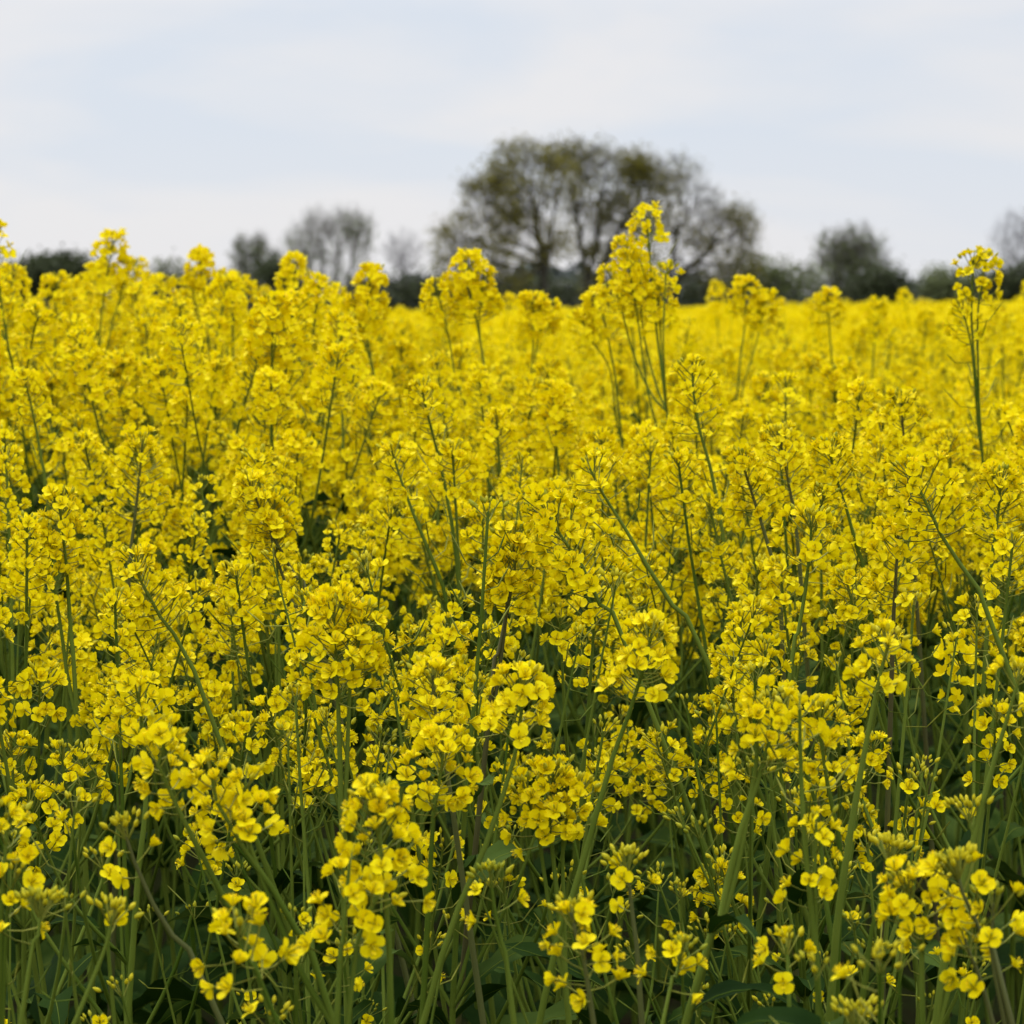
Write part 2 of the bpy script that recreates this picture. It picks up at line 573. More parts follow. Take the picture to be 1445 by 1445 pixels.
# tall ones against the trees and the sky
H('tall rape spike cut by the left frame edge before the dark round bush', [(-14, 316), (-8, 350), (-2, 400), (10, 480), (34, 620)], 3.6, G_TALL, L=.032, nf=10, buds=6, pods=8, lod=1, leaves=1)
H('tall rape spike against the sky just beside the dark round bush', [(163, 326), (158, 352), (150, 395), (140, 480), (138, 600)], 4.3, G_TALL, L=.085, nf=40, buds=4, lod=1, leaves=1, ped=1.25, branches=[([(185, 370), (172, 410), (158, 460)], 4.3, dict(L=.035, nf=14))])
H('tall rape plant with a small round head on broad shoulders, near the low twiggy hedge', [(281, 352), (283, 375), (290, 430), (296, 500), (305, 620)], 4.4, G_TALL, L=.04, nf=26, buds=3, lod=1, leaves=1,
  branches=[([(325, 385), (318, 430), (305, 480)], 4.4, dict(L=.055, nf=30)), ([(352, 395), (335, 440), (312, 500)], 4.35, dict(L=.05, nf=24)), ([(268, 392), (276, 430), (285, 470)], 4.4, dict(L=.035, nf=18))])
H('tall rape spike in front of the twin thin upright saplings', [(416, 360), (415, 385), (412, 440), (418, 520), (425, 640)], 4.2, G_TALL, L=.055, nf=34, buds=3, lod=1, leaves=1, branches=[([(398, 440), (405, 470), (415, 510)], 4.2, dict(L=.04, nf=20)), ([(438, 425), (430, 460), (420, 500)], 4.2, dict(L=.04, nf=18))])
H('tall rape spike with an oval head between the fan-shaped tree and the bare round tree', [(522, 375), (522, 405), (516, 460), (530, 540), (552, 640)], 3.9, G_TALL, L=.062, nf=36, buds=3, lod=1, leaves=1, branches=[([(492, 425), (502, 465), (520, 500)], 3.9, dict(L=.045, nf=24))])
H('tall loose-headed rape spike below the olive crown, a small head beside it', [(657, 357), (662, 400), (672, 450), (684, 520), (700, 640)], 3.7, G_TALL, L=.078, nf=42, buds=3, lod=1, leaves=1, ped=1.3, branches=[([(682, 385), (680, 420), (676, 460)], 3.7, dict(L=.04, nf=16)), ([(612, 396), (622, 430), (634, 480), (645, 540)], 3.7, dict(L=.042, nf=18))])
H('tallest rape plant, a small round head topping a broad yellow mass', [(910, 292), (915, 330), (920, 400), (928, 480), (938, 560), (945, 640)], 3.55, G_TALL, L=.034, nf=14, buds=4, pods=6, lod=1, leaves=1, fs=.95, ped=1.1,
  branches=[([(880, 338), (890, 390), (900, 450), (912, 540)], 3.55, dict(L=.085, nf=34)), ([(898, 352), (903, 400), (908, 470)], 3.6, dict(L=.075, nf=36)), ([(928, 386), (930, 430), (933, 490)], 3.55, dict(L=.06, nf=26)), ([(858, 380), (874, 425), (894, 500)], 3.6, dict(L=.05, nf=18)), ([(941, 372), (938, 420), (936, 480)], 3.5, dict(L=.03, nf=5))])
H('broad rape head low beside the tallest plant, its flowers level with the hedge', [(835, 410), (850, 440), (862, 500), (875, 600)], 3.9, G_TALL, L=.06, nf=36, buds=3, lod=1, leaves=1, branches=[([(815, 440), (835, 480), (860, 520)], 3.9, dict(L=.05, nf=24))])
H('pair of rounded rape heads on one plant near the sparse end of the big trees', [(1047, 392), (1052, 420), (1050, 470), (1040, 560)], 4.4, G_TALL, L=.045, nf=28, buds=3, lod=1, leaves=1, branches=[([(1080, 412), (1076, 440), (1066, 490), (1050, 540)], 4.4, dict(L=.05, nf=32))])
H('single domed rape head in front of the fan-shaped tree beyond the field', [(1168, 408), (1168, 430), (1172, 490), (1176, 560)], 4.6, G_TALL, L=.045, nf=30, buds=3, lod=1, leaves=1)
H('tall rape stalk with a forked loose head and bare pedicels before the pale bare tree', [(1374, 352), (1374, 380), (1370, 430), (1374, 500), (1380, 570), (1386, 640)], 3.2, G_TALL, L=.045, nf=10, buds=4, pods=24, lod=0, leaves=1, ped=1.2, fs=.9, branches=[([(1392, 354), (1388, 390), (1380, 440)], 3.2, dict(L=.05, nf=9)), ([(1352, 425), (1362, 450), (1372, 500)], 3.2, dict(L=.04, nf=10))])
H('short domed rape head standing between the loose spike and the two bare trunks', [(752, 412), (753, 440), (752, 500), (748, 580)], 4.0, G_TALL, L=.045, nf=28, buds=3, lod=1, leaves=1, branches=[([(772, 425), (766, 455), (757, 490)], 4.0, dict(L=.04, nf=20))])

# long stems in the sharp middle of the field
H('tall sparse rape stalk with bare side pedicels, standing clear in the sharp right middle', [(975, 500), (978, 548), (984, 595), (1005, 671), (1022, 771), (1031, 917)], 2.7, G_MID, L=.07, nf=22, buds=8, pods=26, leaves=1, ped=1.35, r_mid=.0027)
H('arching rape stem leaning left with a broad hanging flower mass in the centre', [(752, 690), (766, 726), (790, 752), (815, 785), (842, 848), (898, 948)], 2.1, G_MID, L=.085, nf=44, buds=8, pods=6, leaves=1, ped=1.5, fs=1.04, r_mid=.0027)
H('leaning rape stem with a small tip cluster just above the arching one', [(822, 640), (832, 668), (870, 726), (922, 813), (960, 872), (1010, 960)], 2.3, G_MID, L=.028, nf=14, buds=4, pods=8, leaves=1, ped=1.2)
H('rape plant with a dark slanting stem under a full head left of the arching one', [(722, 740), (727, 790), (722, 830), (700, 941), (690, 1010)], 2.15, G_MID, L=.05, nf=30, buds=8, leaves=1, brown=True, branches=[([(700, 770), (712, 810), (715, 860)], 2.15, dict(L=.04, nf=18))])
H('rape stalk with a dark curved stem right of the tall sparse stalk', [(1040, 630), (1053, 671), (1075, 740), (1098, 827), (1105, 940)], 2.45, G_MID, L=.06, nf=32, buds=6, leaves=1, brown=True)
H('rape stalk with long straight stem left of centre under the loose tall spike', [(592, 535), (600, 571), (620, 650), (635, 723), (645, 800), (652, 913)], 2.8, G_MID, L=.05, nf=22, buds=6, pods=14, leaves=1)
H('thin rape stalk parallel to the long straight one, with fewer flowers', [(548, 620), (560, 660), (585, 730), (610, 792), (640, 900)], 2.6, G_MID, L=.045, nf=16, buds=5, pods=16, leaves=1)
H('rape plant with a full head on a dark slanting stem in the left middle', [(345, 665), (360, 700), (376, 740), (422, 825), (450, 900)], 2.5, G_MID, L=.06, nf=38, buds=6, leaves=1, brown=True, branches=[([(390, 690), (385, 730), (385, 770)], 2.5, dict(L=.05, nf=22))])
H('rape plant with a dark upright stem dividing its loose head in the left middle', [(203, 605), (200, 640), (194, 700), (186, 770), (180, 860)], 2.7, G_MID, L=.075, nf=38, buds=8, leaves=1, brown=True, ped=1.4)
H('rape plant with a fan-shaped head over a stem slanting down to the right', [(182, 765), (197, 815), (215, 850), (239, 894), (290, 990)], 2.25, G_MID, L=.06, nf=36, buds=6, leaves=1, ped=1.3)
H('rape plant with a thick green double stem at the left side', [(80, 690), (86, 730), (94, 800), (100, 894), (108, 1000)], 2.4, G_MID, L=.055, nf=34, buds=8, leaves=1, branches=[([(50, 745), (62, 790), (80, 850)], 2.4, dict(L=.05, nf=26))])
H('rape stalk at the left frame side with a slanting dark stem, softly blurred', [(30, 520), (41, 559), (50, 600), (57, 642), (70, 740)], 3.0, G_MID, L=.05, nf=26, buds=6, pods=6, leaves=1)
H('rape stalk crowned with dark buds over yellow flowers in the right middle', [(1096, 598), (1105, 640), (1112, 680), (1119, 719), (1130, 820)], 2.55, G_MID, L=.055, nf=30, buds=20, leaves=1, brown=True, ped=1.2)
H('tall rape head with dark tip stem above the large-flowered plant at right', [(1272, 545), (1272, 580), (1276, 625), (1285, 720)], 2.8, G_MID, L=.07, nf=34, buds=10, leaves=1, brown=True, ped=1.3)
H('large-flowered rape head on a long stem slanting down to the right edge', [(1262, 640), (1275, 660), (1292, 680), (1318, 735), (1349, 794), (1405, 896)], 2.1, G_MID, L=.055, nf=36, buds=6, leaves=1, ped=1.45, fs=1.05)
H('rape stalk with green bud tip and few wide open flowers below it', [(1146, 708), (1145, 740), (1141, 802), (1126, 896), (1110, 990)], 2.15, G_MID, L=.045, nf=14, buds=24, leaves=1, ped=1.35)
H('rape stalk with a thin bent stem between the dark-budded one and the hanging head', [(1165, 615), (1172, 650), (1195, 720), (1213, 790), (1230, 880)], 2.5, G_MID, L=.045, nf=26, buds=6, leaves=1)
H('rape plant under the hanging head with a dark upright stem', [(1270, 715), (1268, 745), (1262, 855), (1258, 960)], 2.2, G_MID, L=.06, nf=32, buds=8, leaves=1, brown=True, ped=1.2)
H('rape plant at the right frame edge with a broad pale head', [(1412, 650), (1412, 690), (1404, 760), (1395, 860)], 2.35, G_MID, L=.055, nf=38, buds=8, leaves=1, ped=1.3)
H('rape head wide and round in the left centre above the biggest front cluster', [(468, 830), (472, 880), (475, 950), (480, 1080)], 1.95, G_MID, L=.06, nf=46, buds=6, leaves=1, ped=1.5, branches=[([(520, 850), (508, 900), (495, 960)], 1.95, dict(L=.045, nf=22))])
H('rape head with three wide open flowers on top between centre and front cluster', [(610, 925), (611, 968), (618, 1040), (640, 1150)], 1.9, G_MID, L=.05, nf=28, buds=12, leaves=1, brown=True, ped=1.2)
H('rape plant with a ragged flower heap behind the front stems in the centre', [(628, 1020), (625, 1070), (615, 1130), (606, 1250)], 1.85, G_MID, L=.05, nf=30, buds=4, leaves=1, ped=1.2)
H('rape head with fine stamens and dark axis right of the slanting crossing stems', [(740, 935), (738, 980), (728, 1060), (690, 1180), (598, 1440)], 1.85, G_MID, L=.04, nf=26, buds=14, leaves=2, ped=1.1)
H('broad low rape head of many small flowers right of the ragged heap', [(785, 1070), (778, 1110), (775, 1180), (790, 1300)], 1.9, G_MID, L=.045, nf=22, buds=14, leaves=2, branches=[([(735, 1095), (745, 1130), (760, 1180)], 1.9, dict(L=.03, nf=10)), ([(825, 1095), (812, 1130), (795, 1180)], 1.9, dict(L=.03, nf=12))])
H('rape stalk with a long thin stem slanting up to the right across the centre', [(925, 870), (914, 923), (890, 1000), (864, 1071), (815, 1243), (770, 1400)], 1.85, G_MID, L=.045, nf=24, buds=8, leaves=2)

# the nearest plants at the edge of the field
H('biggest flower cluster of the front edge, dense dome of wide petals on a dark stem', [(524, 1098), (530, 1150), (541, 1215), (548, 1330), (552, 1445)], 1.62, G_NEAR, L=.056, nf=38, buds=7, split=True, leaves=2, ped=1.15, fs=1.0)
H('front rape stalk with a pale thick stem and scattered lower flowers under the biggest cluster', [(496, 1190), (491, 1240), (484, 1330), (475, 1445)], 1.6, G_NEAR, L=.055, nf=12, buds=0, split=True, leaves=2, r_mid=.0033, branches=[([(545, 1240), (530, 1270), (505, 1330)], 1.6, dict(L=.03, nf=8, buds=3))])
H('front rape stalk with a tall yellow column of flowers on the left', [(242, 1012), (238, 1060), (225, 1087), (281, 1198), (317, 1270), (372, 1400)], 1.7, G_NEAR, L=.055, nf=22, buds=4, split=True, leaves=2)
H('front rape stalk with a drooping side cluster beside the tall yellow column', [(292, 1062), (299, 1104), (317, 1160), (362, 1220), (415, 1307), (468, 1435)], 1.68, G_NEAR, L=.045, nf=18, buds=6, split=True, leaves=2, r_mid=.0031, branches=[([(350, 1080), (345, 1120), (345, 1170)], 1.68, dict(L=.04, nf=14, buds=5))])
H('lowest round cluster of large flowers at the front, left of the pale thick stem', [(325, 1270), (328, 1305), (339, 1337), (365, 1390), (394, 1447)], 1.55, G_NEAR, L=.036, nf=15, buds=5, split=True, leaves=2, fs=1.15, ped=1.2)
H('rape plant cut by the left frame edge with a bright flower cluster', [(14, 1130), (10, 1170), (4, 1260), (-2, 1440)], 1.65, G_NEAR, L=.025, nf=9, buds=6, split=True, leaves=2, branches=[([(24, 1215), (16, 1260), (8, 1310)], 1.65, dict(L=.03, nf=8, buds=6))])
H('neat round rape head on a curved stem, upper left of the tall yellow column', [(188, 948), (192, 985), (203, 1030), (205, 1150), (190, 1300)], 1.9, G_NEAR, L=.04, nf=26, buds=8, split=True, leaves=2, ped=1.2)
H('rape plant with a brown stem, mostly green buds and two open flowers', [(168, 1148), (181, 1194), (205, 1250), (234, 1311), (313, 1443)], 1.7, G_NEAR, L=.03, nf=4, buds=26, split=True, leaves=2, brown=True)
H('rape plant of unopened green buds low at the left, beside the frame edge', [(60, 1255), (62, 1285), (50, 1340), (30, 1440)], 1.6, G_NEAR, L=.025, nf=2, buds=30, split=True, leaves=2, branches=[([(160, 1268), (158, 1300), (140, 1360)], 1.62, dict(L=.02, nf=1, buds=24))])
H('rape plant facing four open petals to the viewer in the right front', [(1152, 985), (1158, 1030), (1161, 1075), (1187, 1209), (1182, 1350)], 1.85, G_NEAR, L=.055, nf=24, buds=14, split=True, leaves=2, fs=1.05, branches=[([(1105, 975), (1120, 1050), (1150, 1130)], 1.88, dict(L=.012, nf=3, buds=8))])
H('lower flower cluster hanging on an upright pale stem in the right front', [(1128, 975), (1130, 1090), (1136, 1190), (1149, 1326), (1156, 1445)], 1.7, G_NEAR, L=.02, nf=3, buds=4, pods=6, split=True, leaves=2, branches=[([(1150, 1140), (1152, 1185), (1150, 1235)], 1.7, dict(L=.05, nf=15, buds=3))])
H('rape plant with a thick pale stem slanting to the lower left under a wide head', [(1090, 962), (1093, 1017), (1062, 1126), (1036, 1202), (1013, 1315), (975, 1417)], 1.75, G_NEAR, L=.045, nf=20, buds=8, split=True, leaves=3, r_mid=.0038, ped=1.3, branches=[([(1048, 985), (1060, 1020), (1068, 1070)], 1.75, dict(L=.03, nf=8, buds=4))], lz=[.86, .8, .7])
H('broad rape head with many half open flowers at the lower right', [(1272, 1215), (1280, 1258), (1292, 1310), (1300, 1353), (1302, 1445)], 1.62, G_NEAR, L=.035, nf=18, buds=10, split=True, leaves=2, ped=1.25, branches=[([(1318, 1225), (1312, 1270), (1302, 1320)], 1.62, dict(L=.03, nf=10, buds=6))])
H('rape plant topped by a cushion of green buds beside the broad lower right head', [(1338, 1190), (1345, 1228), (1365, 1275), (1387, 1322), (1428, 1445)], 1.58, G_NEAR, L=.055, nf=12, buds=34, split=True, leaves=2, brown=True, ped=1.4, branches=[([(1356, 1300), (1366, 1340), (1386, 1390)], 1.6, dict(L=.03, nf=10, buds=4)), ([(1400, 1250), (1402, 1290), (1400, 1350)], 1.58, dict(L=.025, nf=4, buds=8))])
H('small front rape cluster of loose flowers low in the middle', [(800, 1258), (808, 1300), (822, 1360), (838, 1445)], 1.6, G_NEAR, L=.05, nf=18, buds=8, split=True, leaves=2, brown=True, ped=1.1)
H('small half opened rape head between the low middle cluster and thick pale stem', [(965, 1318), (960, 1350), (950, 1400), (930, 1470)], 1.65, G_NEAR, L=.025, nf=8, buds=14, split=True, leaves=2)
H('bud-topped rape stem leaning right, with a tight green cushion and no open flower', [(1262, 1178), (1256, 1210), (1240, 1280), (1215, 1420)], 1.7, G_NEAR, L=.02, nf=0, buds=30, leaves=2)
H('leaning pale rape stem that runs up to the right edge with green side buds', [(1445, 930), (1430, 985), (1395, 1100), (1370, 1200), (1340, 1330), (1320, 1445)], 1.75, G_NEAR, L=.03, nf=8, buds=12, leaves=2, r_mid=.0033, branches=[([(1366, 1125), (1368, 1160), (1372, 1200)], 1.75, dict(L=.02, nf=1, buds=20))])
H('thick rape stem slanting up right between the open-petal plant and the right edge', [(1262, 880), (1247, 930), (1220, 1060), (1190, 1240), (1170, 1440)], 1.78, G_NEAR, L=.035, nf=14, buds=12, leaves=2, r_mid=.0034)
H('front rape plant of buds and few flowers in the centre beside the dark stem', [(880, 1195), (885, 1225), (892, 1290), (905, 1430)], 1.72, G_NEAR, L=.03, nf=4, buds=28, split=True, leaves=3, brown=True)
H('front rape plant with a green bud tuft between the biggest cluster and the ragged heap', [(690, 1215), (692, 1250), (705, 1320), (725, 1440)], 1.72, G_NEAR, L=.03, nf=4, buds=22, split=True, leaves=3)
H('slim rape stem with a tiny flower tuft low right of the thick pale stem', [(1108, 1310), (1110, 1340), (1112, 1390), (1115, 1470)], 1.65, G_NEAR, L=.02, nf=5, buds=12, split=True, leaves=2)
H('short rape plant with green-yellow buds along the bottom edge right of centre', [(1210, 1418), (1210, 1440), (1207, 1500)], 1.55, G_NEAR, L=.02, nf=2, buds=26, split=True, leaves=2, lz=[.95, .9])
N_HERO = len(PLANTS)

# ------------------------------------------------------------------ the rest of the individual plants: copies of a few dozen built ones
def px_of(x, d): return 722.5 + x * FPX / d


def plant_height(x, d, r):
    """Height of a plant's tip: the field edge is low, the crop rises behind it, more at the left."""
    h = np.interp(d, [1.55, 1.75, 1.95, 2.1, 2.3, 2.6, 3.2, 4.2, 6, 10, 20], [0.74, 0.79, 0.87, 0.955, 1.025, 1.08, 1.115, 1.135, 1.135, 1.13, 1.11])
    px = px_of(x, d)
    if 3.0 < d < 6.0:
        yt = np.interp(px, [-100, 0, 80, 140, 200, 245, 300, 370, 440, 480, 620], [408, 404, 392, 382, 388, 415, 392, 400, 432, 455, 520])
        lim = 1.25 - (yt - HOR) * d / FPX
        w = np.interp(d, [3.0, 3.5, 4.8, 6.0], [0, 1, 1, 0])
        if w > 0.5 and lim > h: return lim + 0.012 - abs(r.normal(0, 0.020)) - (0.09 if r.random() < .3 else 0)
    return h + r.normal(0, 0.045 if d < 3.5 else 0.055) + (0.05 if 4.5 < d < 12 and r.random() < .12 else 0)


FAR_IND = 6.4
pts = []
tries = 0
r = np.random.default_rng(5)
hero_xy = np.array(PLANTS)
target = 300 - N_HERO
cand = []
while tries < 60000:
    tries += 1
    d = math.sqrt(r.uniform(1.66 ** 2, 9.0 ** 2)); x = r.uniform(-1, 1) * (0.1806 * d + 0.03)
    sp = np.interp(d, [1.6, 2.0, 2.4, 4, 7], [0.10, 0.10, 0.12, 0.15, 0.175])
    
    if cand:
        q = np.array(cand)
        if np.min((q[:, 0] - x) ** 2 + (q[:, 1] - d) ** 2) < sp * sp: continue
    if np.min((hero_xy[:, 0] - x) ** 2 + (hero_xy[:, 1] - d) ** 2) < (sp * 0.55) ** 2: continue
    cand.append((x, d))
cand.sort(key=lambda q: q[1])
ind = cand[:target]
FAR_IND = ind[-1][1]
print('individuals', len(ind), 'to', FAR_IND, 'heroes', N_HERO)


def build_proto(parts, name='rapeseed_plant'):
    st, heads, leaves = parts
    root = thing(name, '', 'rapeseed plant', (0, 0, 0))
    st.obj('stem', [M_STEM], root)
    for p, g in heads:
        o = g.obj('flower_head', HEAD_MATS, root); o.location = p
    for p, g in leaves:
        o = g.obj('leaf', [M_LEAF, M_STEM], root); o.location = p
    return root


def copy_tree(o, parent=None):
    c = o.copy(); COL.objects.link(c)
    if parent: c.parent = parent
    for ch in o.children: copy_tree(ch, c)
    return c


def clear_height(x, d, h):
    """Lower a plant that would stand before a long stem the photograph shows."""
    px = px_of(x, d)
    for q, ds in STEMS:
        if ds < d + 0.1: continue
        m = np.abs(np.interp(np.linspace(0, 1, 40), np.linspace(0, 1, len(q)), q[:, 0]) - px) < 30
        if not m.any(): continue
        ys = np.interp(np.linspace(0, 1, 40), np.linspace(0, 1, len(q)), q[:, 1])[m]
        ylow = min(ys.max(), 960) if q[0, 0] > 560 else min(ys.max(), 455 if q[0, 1] < 420 else 960)
        h = min(h, 1.25 - (ylow - 25 - HOR) * d / FPX)
    return h


PROTO_H = 1.12
protos = {'near': [], 'green': [], 'mid': []}
for k in range(9): protos['near'].append([build_proto, proto_parts(np.random.default_rng(300 + k), 0, rich=0.68, zlo=0.85), None])
for k in range(7): protos['green'].append([build_proto, proto_parts(np.random.default_rng(340 + k), 0, green=True, zlo=0.86), None])
for k in range(14): protos['mid'].append([build_proto, proto_parts(np.random.default_rng(360 + k), 1, rich=1.15, fsm=1.14), None])

COLS = [(150, 'at the left frame side'), (330, 'left of the twin saplings'), (540, 'below the fan-shaped tree'), (700, 'below the pale bare tree'),
        (860, 'below the twin trunks'), (1060, 'below the sparse big tree'), (1260, 'below the lone bushy tree'), (9999, 'at the right frame side')]
for i, (x, d) in enumerate(ind):
    rr = np.random.default_rng(7000 + i)
    h = plant_height(x, d, rr)
    hc = clear_height(x, d, h)
    if hc > 0.86 and rr.random() < 0.7: h = hc
    if d < 2.15 and rr.random() < np.interp(d, [1.7, 2.0, 2.15], [1.0, 0.93, 0.5]):
        kind = 'green'; h = np.interp(d, [1.66, 2.1], [0.84, 0.99]) + rr.normal(0, 0.06)
    elif d < 2.9: kind = 'near'
    else: kind = 'mid'
    pool = protos[kind]
    slot = pool[int(rr.integers(0, len(pool)))]
    if slot[2] is None:
        slot[2] = slot[0](slot[1]); o = slot[2]
    else:
        o = copy_tree(slot[2])
    o.location = (x, d, 0)
    s = h / PROTO_H
    o.scale = (s, s, s) if s > 0.9 else ((s + 0.9) / 2, (s + 0.9) / 2, s)
    tl = 2.0 if d < 2.1 else 1.0
    o.rotation_euler = (rr.normal(0, 0.055), rr.normal(0, 0.075 * tl), rr.uniform(0, 6.28))
    px = px_of(x, d)
    where = next(t for lim, t in COLS if px < lim)
    if kind == 'green' and d >= 2.05: row, gname = 'budding green rape plant in the first dense rows', 'dense'
    elif d < 2.05: row, gname = ('low green budding rape plant among the front stems' if kind == 'green' else 'low flowering rape plant among the front stems'), 'front'
    elif d < 2.6: row, gname = 'yellow rape plant in the first dense rows', 'dense'
    elif d < 3.6: row, gname = 'yellow rape plant in the middle rows', 'middle'
    else: row, gname = 'softly blurred rape plant in the back rows', 'back'
    o['label'] = row + ' ' + where
    o['group'] = gname + (' budding' if kind == 'green' else '') + ' rape plants ' + where
    PLANTS.append((x, d))

# ------------------------------------------------------------------ the rest of the crop as one mass
crop = Geo()


def mat_shift(T, m):
    return (T[0], T[1], T[2], np.full_like(T[3], m))


def merged_proto(seed, lod, rich=1.0):
    st, heads, leaves = proto_parts(np.random.default_rng(seed), lod, rich=rich, fsm=1.14)
    g = Geo()
    g.put(mat_shift(st.out(), GRN))
    for p, h in heads: g.put(h.out(), None, p)
    for p, l in leaves: g.put((lambda q: (q[0], q[1], q[2], np.where(q[3] == 1, GRN, 5)))(l.out()), None, p)
    return g.out()


def scatter(templates, xy, hs, r, lean=0.06):
    """Copies of the templates (height PROTO_H) at xy with tip heights hs."""
    k = r.integers(0, len(templates), len(xy))
    for j, T in enumerate(templates):
        s = k == j
        n = int(s.sum())
        if not n: continue
        ax = np.stack([r.normal(0, lean, n), r.normal(0, lean, n), np.ones(n)], 1)
        R = rot_many(ax, r.uniform(0, 6.28, n), hs[s] / PROTO_H)
        t = np.concatenate([xy[s], np.zeros((n, 1))], 1)
        crop.many(T, R, t)


def zone(d0, d1, dens, margin, rmod, r):
    """Random points of the strip d0..d1, as wide as the view plus a margin."""
    area = (0.1806 * (d0 + d1) + 2 * margin) * (d1 - d0)
    n = int(area * dens)
    d = r.uniform(d0, d1, int(n * 1.6)); w = 0.1806 * d + margin
    keep = r.random(len(d)) < w / (0.1806 * d1 + margin)
    d = d[keep][:n]; w = w[keep][:n]
    return np.stack([r.uniform(-1, 1, len(d)) * w, d], 1)


r = np.random.default_rng(21)
mid_T = [merged_proto(500 + k, 2, 1.0) for k in range(7)]


def blob_plant(r, nh, nq, size, spread, depth):
    """Distant plant: heads as balls of petal-sized faces with a stem each."""
    g = Geo()
    for k in range(nh):
        c = np.array([r.normal(0, spread), r.normal(0, spread), PROTO_H - r.uniform(0, 1) ** 1.3 * depth - (0.03 if k else 0)])
        n = nq
        d = r.normal(0, 1, (n, 3)); d /= np.linalg.norm(d, axis=1, keepdims=True)
        pos = c + d * r.uniform(0.3, 1, (n, 1)) * np.array([0.030, 0.030, 0.040])
        ax = d + r.normal(0, 0.4, (n, 3))
        R = rot_many(ax, r.uniform(0, 6.28, n), np.full(n, size) * r.uniform(0.8, 1.3, n))
        Q = (np.array([[-.5, -.35, 0.1], [.2, -.5, 0], [.5, .3, .1], [-.1, .5, -.05]]), np.array([0, 1, 2, 3]), np.array([4]), np.array([PET]))
        g.many(Q, R, pos)
        tube(g, [[c[0] * .5, c[1] * .5, 0.45], c], [0.003, 0.002], 3, GRN, False)
    return g.out()


far_T = [blob_plant(np.random.default_rng(600 + k), 6, 34, 0.015, 0.06, 0.28) for k in range(6)]
far2_T = [blob_plant(np.random.default_rng(620 + k), 6, 12, 0.028, 0.09, 0.25) for k in range(6)]
far3_T = [blob_plant(np.random.default_rng(640 + k), 7, 7, 0.045, 0.16, 0.22) for k in range(6)]
# a) what stands beside and just behind the individual plants
xy = []
left = [q for q in cand[target:]]
for x, d in left: xy.append((x, d))
for _ in range(700):
    d = r.uniform(1.7, 9.0); sgn = r.choice([-1, 1]); x = sgn * (0.1806 * d + 0.05 + r.uniform(0, 0.55))
    q = np.array(xy) if xy else np.zeros((1, 2))
    if np.min((q[:, 0] - x) ** 2 + (q[:, 1] - d) ** 2) < 0.15 ** 2: continue
    xy.append((x, d))
xy = np.array(xy)
scatter(mid_T, xy, np.array([plant_height(a, b, r) - (0.14 if b < 2.3 else 0) for a, b in xy]), r)
tilt = lambda z: (px_of(z[:, 0], z[:, 1]) - 950) / 550 * 0.30 * z[:, 1] / 140      # the field falls a little to the left
q = np.stack([r.uniform(-1.8, 1.8, 900), r.uniform(-2.2, 1.5, 900)], 1)  # unseen crop around the camera, added to shade the nearest plants
q = q[(np.hypot(q[:, 0], q[:, 1]) > 0.42)][:420]
q = q[(q[:, 1] < 0) | (np.abs(q[:, 0]) > 0.30 * q[:, 1] + 0.25) | (q[:, 1] > 1.0)]
inview = (q[:, 1] > 0) & (np.abs(q[:, 0]) < 0.2 * q[:, 1] + 0.3)
scatter(mid_T, q, np.where(inview, 0.70, 0.98) + r.normal(0, 0.03, len(q)), r)
z = zone(9.0, 13, 26, 0.7, 1, r); scatter(mid_T, z, 1.125 + r.normal(0, 0.045, len(z)), r)
z = zone(13, 28, 26, 1.0, 1, r); scatter(far_T, z, 1.115 + tilt(z) + r.normal(0, 0.04, len(z)), r)
z = zone(28, 60, 10, 2.0, 1, r); scatter(far2_T, z, 1.075 + tilt(z) + r.normal(0, 0.05, len(z)), r)
z = zone(60, 140, 4, 4.0, 1, r); scatter(far3_T, z, 0.93 + tilt(z) + r.normal(0, 0.05, len(z)), r)
o = crop.obj('rapeseed_field', HEAD_MATS + [M_LEAF])
o['kind'] = 'stuff'; o['label'] = 'dense yellow rape crop stretching back to the hedge line'; o['category'] = 'rape crop'
print('crop faces', sum(len(c) for c in crop.C))
del crop

# ------------------------------------------------------------------ ground
m, nt, N, L = new_mat('soil')
out = N.new('ShaderNodeOutputMaterial'); bs = N.new('ShaderNodeBsdfPrincipled')
nz = N.new('ShaderNodeTexNoise'); nz.inputs['Scale'].default_value = 9; nz.inputs['Detail'].default_value = 8
tc = N.new('ShaderNodeTexCoord'); L.new(tc.outputs['Object'], nz.inputs['Vector'])
rp = N.new('ShaderNodeValToRGB'); e = rp.color_ramp.elements
e[0].position = .35; e[0].color = (0.016, 0.014, 0.007, 1); e[1].position = .7; e[1].color = (0.018, 0.026, 0.007, 1)
L.new(nz.outputs['Fac'], rp.inputs['Fac']); L.new(rp.outputs['Color'], bs.inputs['Base Color'])
bs.inputs['Roughness'].default_value = .95; bs.inputs['Specular IOR Level'].default_value = 0.0
bp = N.new('ShaderNodeBump'); bp.inputs['Strength'].default_value = .6; L.new(nz.outputs['Fac'], bp.inputs['Height']); L.new(bp.outputs[0], bs.inputs['Normal'])
L.new(bs.outputs[0], out.inputs['Surface'])
g = Geo(); g.add([[-3000, -500, 0], [3000, -500, 0], [3000, 4500, 0], [-3000, 4500, 0]], [(0, 1, 2, 3)])
o = g.obj('ground', [m]); o['kind'] = 'structure'

